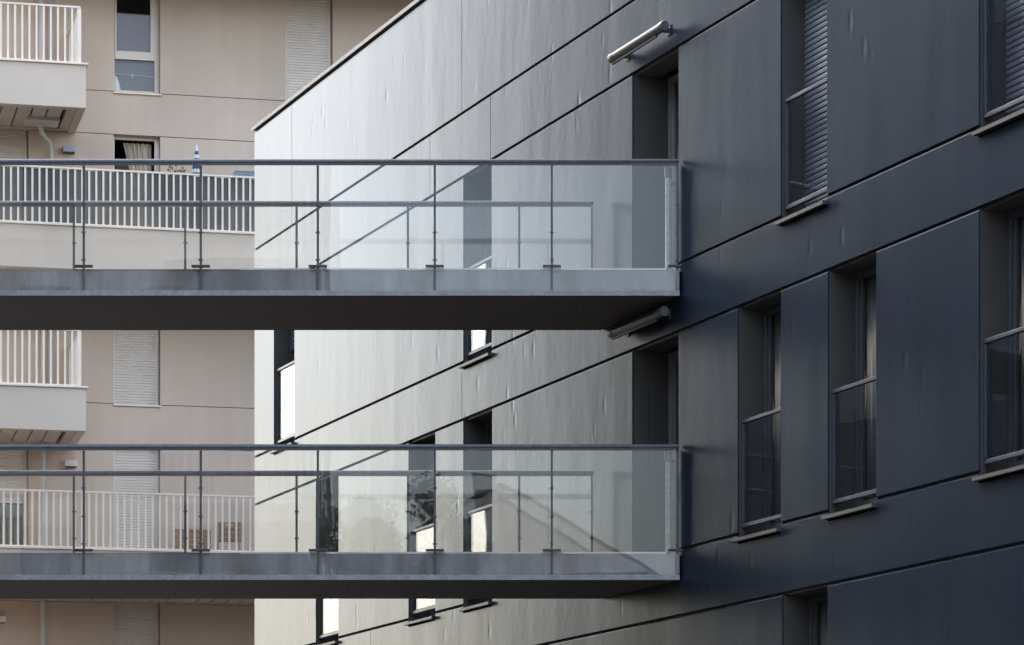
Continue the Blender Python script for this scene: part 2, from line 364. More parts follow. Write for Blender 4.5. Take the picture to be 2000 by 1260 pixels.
def dark_window(a, b, z0, z1, kind):
    fr = MB(); y = WT - .04; t = .055
    door = kind == 'door'
    y0 = y + (.13 if door else 0)
    fr.box(a, a + t, y0, y0 + .07, H(z0), H(z1)); fr.box(b - t, b, y0, y0 + .07, H(z0), H(z1))
    fr.box(a + t, b - t, y0 + .002, y0 + .068, H(z1) - .07, H(z1)); fr.box(a + t, b - t, y0 + .002, y0 + .068, H(z0), H(z0) + .07)
    fr.box(a + t + .002, a + t + .05, y0 + .02, y0 + .06, H(z0) + .07, H(z1) - .07)
    fr.box(b - t - .05, b - t - .002, y0 + .02, y0 + .06, H(z0) + .07, H(z1) - .07)
    w = fr.build('door' if door else 'window', M['door_frame'] if door else M['frame_dark'], db, bevel=.004)
    pn = MB().box(a + t + .05, b - t - .05, y0 + .035, y0 + .045, H(z0) + .07, H(z1) - .07); pn.build('pane', M['pane'], w)
    li = MB(); zb_ = H(z0) - (0 if door else NOTCH)
    li.box(a + .0005, a + .006, .012, y0 - .002, zb_ + .002, H(z1) - .001); li.box(b - .006, b - .0005, .012, y0 - .002, zb_ + .002, H(z1) - .001)
    li.box(a + .0065, b - .0065, .04, WT - .004, H(z1), H(z1) + G * .9)
    if not door: li.box(a + .0065, b - .0065, y0 - .01, y0 + .06, zb_ + .03, H(z0) - .001)
    li.build('reveal', M['dark_in'], w)
    if door:
        pl = MB().box(a + .001, a + .02, .18, y0 - .002, H(z0), H(z1) - .01)
        pl.build('reveal_panel', M['dark_in'], w)
        hd = MB(); hd.tube([(a + .16, y0 - .05, H(z0) + 1.0), (a + .28, y0 - .05, H(z0) + 1.0)], .011, 10); hd.tube([(a + .17, y0 - .05, H(z0) + 1.0), (a + .17, y0 + .02, H(z0) + 1.0)], .009, 8)
        hd.build('handle', M['tube'], w)
    if kind in ('cur', 'half', 'half2', 'door'):
        cu = MB(); n = 26; x0, x1 = a + .003, a + (.52 if not door else .3); vs = []
        for i in range(n + 1):
            x = x0 + (x1 - x0) * i / n; yy = y0 + .105 + .018 * math.sin(i * 1.35) + .006 * math.sin(i * 3.1)
            vs += [(x, yy, H(z0) + .03), (x, yy, H(z1) - .03)]
        cu.sm = True; cu.add(vs, [(2 * i, 2 * i + 2, 2 * i + 3, 2 * i + 1) for i in range(n)])
        c = cu.build('curtain', M['curtain_grey'], w); so = c.modifiers.new('thick', 'SOLIDIFY'); so.thickness = .004
    if kind in ('shut', 'shut2', 'half', 'half2'):
        sl = MB(); zb = {'shut': z0 + .03, 'shut2': z0 + .03, 'half': z1 - .8, 'half2': z0 + .25}[kind]
        slats(sl, a + t * .6, b - t * .6, y - .03, H(zb), H(z1) - .002)
        sl.build('shutter', M['slat_dark'], w)
        rl = MB().box(a, a + .03, y - .04, y - .002, H(z0), H(z1)); rl.box(b - .03, b, y - .04, y - .002, H(z0), H(z1)); rl.build('shutter_rail', M['sill'], w)
    if not door:
        sl = MB(); zt = H(z0) - NOTCH
        sl.box(a + .007, b - .007, -.03, y0 - .011, zt + .012, zt + .024)
        sl.box(a - .03, b + .015, -.052, -.002, zt - .012, zt + .020)
        sl.build('window_sill', M['sill'], w)
        gr = MB(); y1 = .055; gz0, gz1 = H(z0) + .05, H(z0) + 1.07; e0, e1 = a + .015, b - .015
        gr.box(e0, e1, y1 - .022, y1 + .022, gz1 - .032, gz1); gr.box(e0, e1, y1 - .022, y1 + .022, gz0, gz0 + .035)
        gr.box(e0, e0 + .028, y1 - .021, y1 + .021, gz0 + .045, gz1 - .04); gr.box(e1 - .028, e1, y1 - .021, y1 + .021, gz0 + .045, gz1 - .04)
        for zz in (gz0 + .25, gz1 - .25):
            gr.box(a + .001, e0, y1 - .012, y1 + .012, zz, zz + .03); gr.box(e1, b - .001, y1 - .012, y1 + .012, zz, zz + .03)
        gr.build('guard_rail', M['dark_metal'], w, bevel=.003)
        MB().box(e0 + .029, e1 - .029, y1 - .005, y1 + .005, gz0 + .046, gz1 - .041).build('guard_glass', M['pane'], w)
for lst, z0, z1 in ((st3, lvD, lvC), (st2, lvF, lvE), (st1, lvG - 2.15, lvG)):
    for a, b, k in lst: dark_window(a, b, z0 + G / 2 - .002, z1 - G / 2 + .002, k)

# ---- tube lights over the two bridge doors
def tube_light(loc, **kw):
    t = empty('wall_lamp', loc, TH - math.pi / 2, **kw)
    L = S(1300 + 20) - S(1195 + 20)
    r = .046
    MB().tube([(.06, 0, 0), (L - .06, 0, 0)], r, 24).build('tube', M['tube'], t)
    c = MB(); c.tube([(0, 0, 0), (.006, 0, 0), (.10, 0, 0)], [r * 1.02, r * 1.08, r * 1.08], 28); c.build('end_cap', M['tube_cap'], t)
    c = MB(); c.tube([(L - .10, 0, 0), (L - .006, 0, 0), (L, 0, 0)], [r * 1.08, r * 1.08, r * 1.02], 28); c.build('end_cap', M['tube_cap'], t)
    for x in (.16, L - .16):
        b = MB(); b.box(x - .025, x + .025, r * .7, .11, -.02, .02); b.box(x - .04, x + .04, .11, .1185, -.05, .05); b.build('bracket', M['clamp'], t)
    MB().box(.03, L - .2, -.012, .012, -r - .022, -r * .9).build('cable_duct', M['tube_cap'], t)
    return t
def dpt(s, d, z): return Vector((ORG.x + s * ST + d * CT, ORG.y - s * CT + d * ST, z))
tube_light(dpt(S(1215), -.12, 8.85), label='long cylindrical wall light above the upper footbridge door, lit pale by the sky', cat='wall light', group='tube lights above the bridge doors')
tube_light(dpt(S(1215), -.12, 6.03), label='long cylindrical wall light in dark shade under the upper footbridge', cat='wall light', group='tube lights above the bridge doors')

# ================================================================== FOOTBRIDGES
ZN = FOC * 2.8 / 555; K = FOC / ZN; ZF = ZN * 1.058; W = ZF - ZN
def bx(px): return (px - 1000) / K           # x on the front plane
def wallx(y): # x of the dark facade at depth y
    return FOC * X0 / FOC - (2489 / FOC) * y
BL = -13.2
def bridge(zs, top_px, **kw):
    t = empty('footbridge', (0, ZN, zs), **kw)          # origin: soffit level, front edge, x = 0 of the camera
    th = (1800 - 523) / K - (1800 - 578) / K            # depth of the deck edge
    gap = .012
    def xe(y, g=gap): return wallx(ZN + y) - g
    # slab with slanted end following the facade
    sl = MB(); y0, y1 = .085, W - .03
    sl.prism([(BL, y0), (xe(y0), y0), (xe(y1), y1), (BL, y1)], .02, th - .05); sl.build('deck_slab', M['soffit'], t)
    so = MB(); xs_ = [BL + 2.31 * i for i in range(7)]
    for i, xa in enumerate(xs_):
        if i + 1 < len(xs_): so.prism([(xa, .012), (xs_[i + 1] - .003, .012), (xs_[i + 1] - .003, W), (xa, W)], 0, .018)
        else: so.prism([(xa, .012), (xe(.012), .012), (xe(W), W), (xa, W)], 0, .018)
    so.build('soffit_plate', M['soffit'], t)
    kb = MB(); kb.prism([(BL, .06), (xe(.06, .03), .06), (xe(.0845, .03), .0845), (BL, .0845)], .03, th - .012); kb.build('kerb', M['kerb'], t)
    kb = MB(); kb.prism([(BL, W - .05), (xe(W - .05), W - .05), (xe(W - .03), W - .03), (BL, W - .03)], .03, th - .012); kb.build('kerb', M['kerb'], t)
    kc = MB(); kc.prism([(bx(470), .055), (xe(.055, .12), .055), (xe(.15, .12), .15), (bx(470), .15)], th - .0115, th + .006); kc.build('kerb_cap', M['kerb_cap'], t)  # right stretch only: bright edge line painted as a pale cap
    kc = MB(); kc.prism([(BL, .055), (bx(469), .055), (bx(469), .15), (BL, .15)], th - .0115, th - .003); kc.build('kerb_cap', M['kerb'], t)
    # galvanised channel under the glass
    ch = MB(); ch.box(BL, xe(0), -.012, .04, 0.0185, .052); ch.box(BL, xe(0), -.018, -.0125, .0, .05); ch.build('edge_channel', M['galv_light'], t)
    ch = MB(); ch.box(BL, xe(W), W - .012, W + .04, 0.0185, .052); ch.build('edge_channel', M['galv_light'], t)
    ep = MB().box(xe(0) - .035, xe(0) - .003, -.022, .05, .053, th - .03); ep.build('end_plate', M['kerb'], t)
    rail_z = (1800 - top_px) / K - zs
    pitch = 228.7 / K
    px_f = [163 / 1, ]; fx = [bx(163) + pitch * k for k in range(-7, 5)]; fx = [x for x in fx if x < bx(1200)]
    rx = [(145 - 1000) / (K / 1.058) + 217.3 / (K / 1.058) * k for k in range(-7, 6)]; rx = [x for x in rx if x < (1100 - 1000) / K * 1.058]
    endf = bx(1322); endr = (1156 - 1000) / K * 1.058
    for y, xs, end, back in ((0, fx, endf, 1), (W, rx, endr, -1)):
        # handrail: flat tube 45 mm, with rounded end
        hr = MB(); hr.tube([(BL, y, rail_z - .022), (end + .006, y, rail_z - .022), (end + .018, y, rail_z - .022)], [.023, .023, .015], 14)
        hr.build('handrail', M['galv'], t)
        ur = MB(); ur.box(BL, end, y - .013, y + .013, rail_z - .058, rail_z - .04); ur.build('rail_channel', M['post'], t)
        allx = list(xs) + [end]
        for x in allx:
            p = MB(); w = .0115
            p.box(x - w, x + w, y - .010 + .028 * back, y + .010 + .028 * back, .054, rail_z - .059)
            for zz in (.35, .62, .9):
                if zz < rail_z - .1: p.box(x - .022, x + .022, y - .007 + .01 * back, y + .007 + .01 * back, zz, zz + .016)
            p.build('post', M['post'], t)
            c = MB(); c.box(x - .09, x + .09, y + .02 * back - .025, y + .02 * back + .025, th + .0065, th + .03); c.build('clamp', M['clamp'], t, bevel=.004)
        for a, b in zip(allx[:-1], allx[1:]):
            MB().box(a + .008, b - .008, y - .005, y + .005, .0525, rail_z - .0585).build('glass_panel', M['glass'], t)
    # steel barrier posts beside the door
    p = MB(); p.tube([(bx(1306), .10, th + .007), (bx(1306), .10, rail_z - .16)], .028, 14); o = p.build('door_post', M['galv_light'], t)
    c = MB(); c.tube([(bx(1306), .10, rail_z - .1595), (bx(1306), .10, rail_z - .06)], .036, 14); c.build('post_cap', M['clamp'], o)
    return t
bridge((1800 - 578) / K, 311, label='upper glass sided footbridge with galvanised handrails and dark underside', cat='footbridge', group='glass footbridges meeting the dark facade')
bridge((1800 - 1133) / K, 868, label='lower glass sided footbridge with galvanised handrails, crossing near the bottom of the photo', cat='footbridge', group='glass footbridges meeting the dark facade')

# ================================================================== CREAM BUILDING
TAU = math.atan(FOC / 28000); SA, CA = math.sin(TAU), math.cos(TAU)
CZ = 2.8 * FOC / 304.5
CO = Vector((-736 / FOC * CZ, CZ, GZ))
def U(px, v=0):
    r = (px - 1000) / FOC
    return (r * (CO.y + v * CA) - CO.x + v * SA) / (CA - r * SA)
def CZZ(px, py, v=0):                        # height over the eye of a point of that plane
    u = U(px, v); y = CO.y + u * SA + v * CA
    return (1800 - py) * y / FOC
cb = empty('apartment_building', CO, TAU, label='cream rendered apartment block with white railed balconies and roller shutters', cat='building')
SILL = [14.89 - 2.8 * k for k in range(-1, 7)]; LINT = [14.12 - 2.8 * k for k in range(-1, 6)]   # index 0 = the storey above the frame
SILL0 = 14.89 + 2.8
UL, UR = U(-45) - 1.2, U(1500)
TOPC = 22.6
def sill(k): return 14.89 - 2.8 * k
def lint(k): return 14.12 - 2.8 * (k - 1)    # head of storey k (its sill is sill(k))
wc = MB(); CT_ = .22
colsA = [(U(222), U(313), 'mid'), (U(558), U(650), 'right')]
leftop = (U(-62), U(56), 'left')
jn = .014
def cpanel(a, b, z0, z1):
    if b - a > .01: wc.box(a, b, 0, CT_, H(z0), H(z1))
store = {}
for k in range(-2, 5):
    if sill(k) < GZ: break
    z0, z1 = sill(k), lint(k)
    lst = list(colsA)
    if k % 2: lst = [leftop] + lst
    lst = [(a, b, n, k) for a, b, n in lst]
    store[k] = lst
    e = UL
    for a, b, n, _ in lst:
        cpanel(e, a, z0 + jn / 2, z1 - jn / 2); e = b
    cpanel(e, UR, z0 + jn / 2, z1 - jn / 2)
    cpanel(UL, UR, z1 + jn / 2, z1 + .77 - jn / 2)
cpanel(UL, UR, sill(4) - 1.2, sill(4) - jn / 2)
cpanel(UL, UR, GZ, sill(4) - 1.2 - .0)
cpanel(UL, UR, lint(-2) + .77 + jn / 2, TOPC)
wc.build('wall', M['cream'], cb)
jb = MB()
for k in store:
    for z in (sill(k), lint(k)):
        e = UL + .01
        for a, b, n, _ in store[k]:
            jb.box(e, a - .001, .012, CT_ - .01, H(z) - jn / 2 + .0005, H(z) + jn / 2 - .0005); e = b + .001
        jb.box(e, UR - .01, .012, CT_ - .01, H(z) - jn / 2 + .0005, H(z) + jn / 2 - .0005)
jb.build('joint_backing', M['cream_joint'], cb)
bd = MB(); bd.box(UL, UL + .3, CT_ + .001, 11, 0, H(TOPC)); bd.box(UR - .3, UR, CT_ + .001, 11, 0, H(TOPC)); bd.box(UL + .3, UR - .3, 10.7, 11, 0, H(TOPC)); bd.build('side_wall', M['cream'], cb)
MB().box(UL - .05, UR + .05, -.05, 11.05, H(TOPC) + .001, H(TOPC) + .25).build('roof', M['opp_trim'], cb)
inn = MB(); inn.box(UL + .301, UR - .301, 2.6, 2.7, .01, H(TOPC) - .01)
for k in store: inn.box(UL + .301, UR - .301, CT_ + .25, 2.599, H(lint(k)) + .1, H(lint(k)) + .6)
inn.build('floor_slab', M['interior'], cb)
iw = MB()
for k in store:
    e = UL + .302
    for a, b, n, _ in store[k]:
        iw.box(e, a - .001, CT_ + .001, CT_ + .2, H(sill(k)) - .1, H(lint(k)) + .12); e = b + .001
    iw.box(e, UR - .302, CT_ + .001, CT_ + .2, H(sill(k)) - .1, H(lint(k)) + .12)
iw.build('inner_wall', M['reveal_cream'], cb)

def cream_window(a, b, z0, z1, kind, cover=1.0):
    y = CT_ - .07; t = .055
    z0, z1 = H(z0) - .008, H(z1) + .008
    f = MB(); f.box(a + .004, a + .004 + t * .5, y, y + .06, z0, z1); f.box(b - .03 - t, b - .03, y, y + .06, z0, z1)
    f.box(b - .029, b - .002, y + .01, y + .05, z0, z1)
    f.box(a + t * .5 + .004, b - .03 - t, y + .001, y + .059, z1 - .06, z1); f.box(a + t * .5 + .004, b - .03 - t, y + .001, y + .059, z0, z0 + .05)
    if kind == 'split':
        zm = H(CZZ(264, 105))
        f.box(a + t * .5 + .004, b - .03 - t, y - .012, y + .058, zm - .075, zm + .075)
        f.box(a + .034, a + .07, y - .01, y + .05, zm + .075, z1 - .06); f.box(b - .03 - t - .075, b - .03 - t, y - .01, y + .05, zm + .075, z1 - .06)
        f.box(a + .034, b - .03 - t, y + .002, y + .05, z0 + .051, z0 + .075)
    w = f.build('window', M['pvc'], cb, bevel=.004)
    MB().box(a + .032, b - .03 - t + .002, y + .028, y + .036, z0 + .051, z1 - .061).build('pane', M['pane_far'], w) if kind != 'open' else None
    sl = MB(); sl.box(a - .01, b + .02, -.045, y - .001, z0 - .032, z0 - .004); sl.build('window_sill', M['white_metal'], w, bevel=.003)
    MB().box(b - .0015, b - .0005, .003, y, z0 + .01, z1).build('reveal', M['reveal_cream'], w)
    if kind == 'shutter':
        s = MB(); zb = z0 + (1 - cover) * (z1 - z0); slats(s, a + .03, b - .07, y - .04, zb, z1, p=.05, t=.011); s.box(a + .03, b - .07, y - .045, y - .025, zb, zb + .04)
        s.build('shutter', M['shutter'], w)
        s = MB().box(b - .07, b - .03, y - .045, y - .001, z0, z1); s.box(a + .002, a + .03, y - .045, y - .001, z0, z1); s.build('shutter_rail', M['pvc'], w)
    if kind == 'split':
        MB().box(a + .07, b - .16, y + .08, y + .085, zm + .07, zm + .78).build('blind', M['blind'], w)
        MB().box(a + .03, b - .085, y + .10, y + .105, z0 + .05, zm - .07).build('lower_panel', M['grey_fill'], w)
        c = MB(); c.tube([(a + .032, y + .06, z0 + .38), (b - .09, y + .06, z0 + .36)], .004, 6); c.box(a + .34, a + .375, y + .05, y + .06, z0 + .34, z0 + .38); c.build('cord', M['cloth_white'], w)
        c = MB(); c.sm = True
        c.tube([(a + .06, y + .07, z0 + .05), (a + .075, y + .07, z0 + .12), (a + .07, y + .07, z0 + .22), (a + .05, y + .07, z0 + .32), (a + .036, y + .07, z0 + .36)], [.085, .075, .055, .035, .01], 12)
        c.build('ornament', M['cloth_white'], w)
    if kind == 'open':
        cu = MB(); n = 60; rows = 24; vs = []
        for j in range(rows + 1):
            q = j / rows; zz = z1 - .09 - q * (z1 - z0 - .12)
            xl = a + .20 + .32 * min(1, q * 1.5); xr = b - .13
            for i in range(n + 1):
                u_ = i / n; x = xl + (xr - xl) * u_
                vs.append((x, y + .12 + .025 * math.sin(u_ * 34 + .5 * q) * (1 - .3 * q) + .008 * math.sin(u_ * 71), zz))
        cu.sm = True
        cu.add(vs, [(j * (n + 1) + i, (j + 1) * (n + 1) + i, (j + 1) * (n + 1) + i + 1, j * (n + 1) + i + 1) for j in range(rows) for i in range(n)])
        c = cu.build('curtain', M['curtain_beige'], w)
        m_ = c.modifiers.new('thick', 'SOLIDIFY'); m_.thickness = .004
for k, lst in store.items():
    for a, b, n, _ in lst:
        kind, cov = 'shutter', 1.0
        if n == 'mid' and k == 0: kind = 'split'
        if n == 'mid' and k == 1: kind = 'open'
        if n == 'mid' and k == 3: cov = .93
        if n == 'left' and k == 3: cov = .52
        cream_window(a, b, sill(k), lint(k), kind, cov)

# balconies
VB = -1.9
def balcony(k, uL, uR, screen=False, sidewall=True):
    rim, bot = sill(k) - .05, lint(k + 1) - .02
    s = MB(); s.box(uL, uR, VB, VB + .14, H(bot), H(rim))
    if sidewall: s.box(uR - .14, uR, VB + .141, -.001, H(bot), H(rim)); 
    s.box(uL, uL + .14, VB + .141, -.001, H(bot), H(rim))
    o = s.build('balcony', M['cream_white'], cb, bevel=.006)
    f = MB().box(uL + .141, uR - .142, VB + .141, -.002, H(bot) + .18, H(bot) + .36); f.build('balcony_floor', M['deck'], o)
    # soffit of boards with dark gaps, framed by a border
    sf = MB(); n0 = uL + .30; x = uR - .34; pitch = .265
    sf.box(uL + .142, uR - .143, VB + .142, VB + .30, H(bot) + .02, H(bot) + .10); sf.box(uL + .142, uR - .143, -.16, -.003, H(bot) + .02, H(bot) + .10)
    sf.box(uR - .30, uR - .143, VB + .301, -.161, H(bot) + .02, H(bot) + .10)
    while x > n0:
        sf.box(max(x - pitch, n0), x - .028, VB + .301, -.161, H(bot) + .035, H(bot) + .11); x -= pitch
    sf.build('soffit_boards', M['soffit_cream'], o)
    MB().box(uL + .142, uR - .143, VB + .142, -.003, H(bot) + .111, H(bot) + .13).build('soffit_backing', M['gap_dark'], o)
    cpg = MB(); cpg.box(uL, uR + .035, VB - .04, VB + .17, H(rim) + .001, H(rim) + .035)
    if sidewall: cpg.box(uR - .16, uR + .035, VB + .171, -.002, H(rim) + .001, H(rim) + .035)
    cpg.build('coping', M['white_metal'], o, bevel=.003)
    # railing
    ra = MB(); rt = rim + 1.03; uu = uR - .11; vv = VB + .07
    ra.box(uL, uu + .02, vv - .022, vv + .022, H(rt) - .03, H(rt)); ra.box(uL, uu + .02, vv - .014, vv + .014, H(rim) + .09 - .05, H(rim) + .065)
    x = uu
    i = 0
    while x > uL:
        w = .034 if i == 0 else .0165
        ra.box(x - w, x + w, vv - .012, vv + .012, H(rim) + .066, H(rt) - .031); x -= .1225; i += 1
    if sidewall:
        ra.box(uu - .022, uu + .022, vv + .023, -.03, H(rt) - .03, H(rt)); ra.box(uu - .014, uu + .014, vv + .015, -.03, H(rim) + .04, H(rim) + .065)
        y = vv + .13
        while y < -.05:
            ra.box(uu - .012, uu + .012, y - .012, y + .012, H(rim) + .066, H(rt) - .031); y += .1225
    ra.build('railing', M['white_metal'], o)
    if screen:
        sc = MB(); n = 200; vs = []
        x0, x1 = uL + .02, uR - .15
        for i in range(n + 1):
            x = x0 + (x1 - x0) * i / n; yy = vv + .028 + .006 * math.sin(i * 1.7) + .004 * math.sin(i * .45)
            vs += [(x, yy, H(rim) + .04), (x, yy, H(rt) - .035 + .008 * math.sin(i * .9))]
        sc.add(vs, [(2 * i, 2 * i + 2, 2 * i + 3, 2 * i + 1) for i in range(n)])
        c = sc.build('privacy_screen', M['screen'], o); m_ = c.modifiers.new('thick', 'SOLIDIFY'); m_.thickness = .003
    return o
for k in (-1, 1, 3): balcony(k, UL + .3, UR - 2, screen=(k == 1), sidewall=False)
for k in (0, 2, 4): balcony(k, UL + .3, U(168, VB))

# downpipe with hoppers and swan neck under the small balconies
UP = U(84, -.12)
dp = MB(); r = .042
zb0 = lint(1) - .02
dp.tube([(UP, -.12, .02), (UP, -.12, H(CZZ(100, 292, -.12))), ], r, 14)
z_ = H(CZZ(100, 292, -.12))
dp2 = MB()
for k in (0, 2):
    zt = H(lint(k + 1)) - .03
    dp2.tube([(UP - .13, -.75, zt + .04), (UP - .13, -.75, zt - .05), (UP - .12, -.68, zt - .11), (UP + .0, -.3, zt - .20), (UP + .07, -.15, zt - .28), (UP + .08, -.12, zt - .40), (UP + .08, -.12, zt - .9)], r, 14)
    dp2.box(UP - .34, UP + .26, -1.0, -.45, zt - .02, zt + .05)
    if k == 0: dp2.tube([(UP + .08, -.12, zt - .9), (UP + .08, -.12, H(sill(1)) - .4)], r, 14)
MB().tube([(UP, -.12, .02), (UP, -.12, H(lint(3)) + .4)], r, 14).build('downpipe', M['pipe'], cb)
MB().tube([(UP - .04, -.12, H(sill(1)) + .3 - 1.0), (UP - .04, -.12, H(18.5))], .0, 3) if False else None
MB().tube([(U(79), -.12, H(sill(0)) - .3), (U(79), -.12, H(lint(0)) + .6)], r, 14).build('downpipe', M['pipe'], cb)
MB().tube([(UP, -.12, H(sill(2)) - .3), (UP, -.12, H(lint(2)) + .3)], r, 14).build('downpipe', M['pipe'], cb)
d3 = MB()
zt = H(lint(1)) - .03
d3.tube([(UP - .10, -.75, zt + .04), (UP - .10, -.72, zt - .06), (UP - .06, -.5, zt - .13), (UP + .10, -.2, zt - .22), (UP + .14, -.12, zt - .34), (UP + .14, -.12, zt - 1.0), (UP + .14, -.12, H(sill(1)) - .3)], r, 14)
d3.box(UP - .36, UP + .22, -.95, -.45, zt - .015, zt + .05)
d3.build('downpipe', M['pipe'], cb)
# shading beside the pipe on the small balconies, put in as a darker strip
for k in (0, 2): MB().box(U(93), U(109), -.035, -.001, H(sill(k)) - .2, H(lint(k))).build('shading_strip', M['reveal_cream'], cb)

def cpt(u, v, z): return Vector((CO.x + u * CA - v * SA, CO.y + u * SA + v * CA, z))
def box_light(px, py, label, w=.22, hh=.12):
    u = U(px); z = CZZ(px, py)
    t = empty('wall_lamp', cpt(u, 0, z), TAU, label=label, cat='wall light', group='small box lights on the cream facade')
    b = MB(); b.box(-w / 2, w / 2, -.13, -.001, -hh / 2 + .012, hh / 2); b.build('housing', M['lamp_grey'] if py < 400 else M['pvc'], t, bevel=.004)
    MB().box(-w / 2 + .012, w / 2 - .012, -.12, -.01, -hh / 2, -hh / 2 + .0115).build('diffuser', M['clamp'], t)
box_light(134, 294, 'small grey box light on the cream wall right of the bent drainpipe')
box_light(138, 907, 'small white box light on the cream wall seen through the lower footbridge glass')
box_light(-2, 1211, 'small white box light on the shaded cream wall at the bottom left')

# ---- things standing on the balconies
def on_balcony(k): return lint(k + 1) - .02 + .36      # height of a balcony floor over the eye
# folded parasol
vP = -1.35; uP = U(384, vP); zf = on_balcony(1); ztop = CZZ(384, 283, vP)
pa = empty('parasol', cpt(uP, vP, zf), TAU, label='folded blue and white striped parasol standing on the screened balcony', cat='parasol')
MB().tube([(0, 0, .05), (0, 0, ztop - zf)], .016, 10).build('pole', M['white_metal'], pa)
MB().tube([(0, 0, 0), (0, 0, .04), (0, 0, .06)], [.2, .19, .05], 20).build('base', M['opp_trim'], pa)
cn = MB(); HT = ztop - zf; nr = 36; ns = 40; L = 1.15; vs = []
for j in range(nr + 1):
    q = j / nr; rr = .018 + .105 * q ** .75 - .02 * max(0, q - .85) / .15
    for i in range(ns):
        a_ = 2 * math.pi * i / ns; rj = rr * (1 + .28 * math.sin(a_ * 8 + q * 1.2) * min(1, q * 3))
        vs.append((rj * math.cos(a_), rj * math.sin(a_), HT - .05 - q * L))
cn.sm = True
for j in range(nr):
    cn.mi = (j // 2) % 2
    n0 = 0
    cn.add(vs[j * ns:(j + 2) * ns], [(i, ns + i, ns + (i + 1) % ns, (i + 1) % ns) for i in range(ns)])
cn.build('canopy', [M['cloth_white'], M['navy']], pa)
# dried flowers in a pot
vF = -1.5; uF = U(346, vF)
fl_ = empty('potted_plant', cpt(uF, vF, zf), TAU, label='dried seed heads on thin stems rising behind the balcony railing left of the parasol', cat='plant')
MB().tube([(0, 0, 0), (0, 0, .3)], [.14, .19], 18).build('pot', M['wood'], fl_)
stm = MB(); hd = MB()
for i in range(22):
    a_ = rnd.uniform(0, 6.28); tx = rnd.uniform(-.16, .14); ty = rnd.uniform(-.1, .1); hz = (CZZ(346, rnd.uniform(323, 350), vF) - zf)
    stm.tube([(tx * .2, ty * .2, .28), (tx * .6, ty * .7, hz * .6), (tx, ty, hz)], [.004, .004, .003], 5)
    p = Vector((tx, ty, hz)); hd.sm = True
    hd.tube([p + Vector((0, 0, -.02)), p + Vector((0, 0, -.01)), p + Vector((0, 0, .012)), p + Vector((0, 0, .022))], [.006, .02, .018, .004], 7)
stm.build('stems', M['dry'], fl_); hd.build('seed_heads', M['dry'], fl_)
# canvas back rest (folding garden chair) by the parasol
vC = -1.3; u0, u1 = U(455, vC), U(520, vC); zz = CZZ(480, 334, vC) - zf
gc = empty('garden_chair', cpt((u0 + u1) / 2, vC, zf), TAU, label='grey blue canvas chair back showing above the railing beside the dark building', cat='chair')
w_ = (u1 - u0) / 2
f = MB(); f.tube([(-w_, .02, .0), (-w_, 0, zz - .05), (-w_ + .04, 0, zz), (w_ - .04, 0, zz), (w_, 0, zz - .05), (w_, .02, 0)], .014, 10)
f.tube([(-w_, -.42, 0), (-w_, .0, .72)], .013, 8); f.tube([(w_, -.42, 0), (w_, .0, .72)], .013, 8); f.build('frame', M['opp_trim'], gc)
MB().box(-w_ + .015, w_ - .015, -.006, .006, .55, zz - .015).build('backrest', M['teal'], gc)
MB().box(-w_ + .015, w_ - .015, -.40, -.02, .42, .435).build('seat', M['teal'], gc)
# wooden furniture on the lower long balcony
zf3 = on_balcony(3); vT = -.95
u0, u1 = U(338, vT), U(412, vT); th_ = CZZ(375, 1033, vT) - zf3
tb = empty('folding_table', cpt((u0 + u1) / 2, vT, zf3), TAU, label='brown slatted wooden table standing tilted on edge on the lower balcony', cat='table')
w_ = (u1 - u0) / 2; tp = MB()
n = 9
for i in range(n):
    z0 = .08 + (th_ - .08) * i / n; z1 = .08 + (th_ - .08) * (i + 1) / n - .008
    bulge = .0 if i > 3 else -.015
    tp.box(-w_ - bulge, w_ + bulge, -.012 + .02 * i / n, .012 + .02 * i / n, z0, z1)
tp.box(-w_ + .10, -w_ + .15, .032, .06, .08, th_ - .03); tp.box(w_ - .15, w_ - .10, .032, .06, .08, th_ - .03)
tp.build('tabletop', M['wood'], tb, bevel=.003)
for sx_ in (-1, 1): MB().beam((sx_ * (w_ - .2), .09, 0), (sx_ * (w_ - .12), .075, th_ * .8), .03, .045, up=(0, 1, 0)).build('leg', M['wood_dark'], tb)
u0, u1 = U(424, vT), U(470, vT); hc = CZZ(446, 1018, vT) - zf3
ch = empty('folding_chair', cpt((u0 + u1) / 2, vT, zf3), TAU - .25, label='brown wooden slatted folding chair with a handle slot, right of the tilted table', cat='chair')
w_ = (u1 - u0) / 2; bk_ = MB(); zb = hc - .36
for i in range(4):
    z0 = zb + i * .09
    if i == 3:
        bk_.box(-w_, -.07, .10, .122, z0, z0 + .088); bk_.box(.07, w_, .10, .122, z0, z0 + .088); bk_.box(-.07, .07, .10, .122, z0 + .055, z0 + .088); bk_.box(-.07, .07, .10, .122, z0, z0 + .02)
    else: bk_.box(-w_, w_, .10, .122, z0, z0 + .082)
bk_.build('backrest', M['wood'], ch, bevel=.003)
for sx_ in (-1, 1):
    MB().beam((sx_ * (w_ - .02), -.32, 0), (sx_ * (w_ - .02), .135, hc - .02), .022, .045, up=(0, 1, 0)).build('leg', M['wood'], ch)
    MB().beam((sx_ * (w_ + .01), .30, 0), (sx_ * (w_ + .01), -.24, .43), .022, .04, up=(0, 1, 0)).build('leg', M['wood_dark'], ch)
st_ = MB()
for i in range(5): st_.box(-w_, w_, -.30 + i * .085, -.30 + i * .085 + .072, .42, .44)
st_.build('seat', M['wood_dark'], ch, bevel=.003)

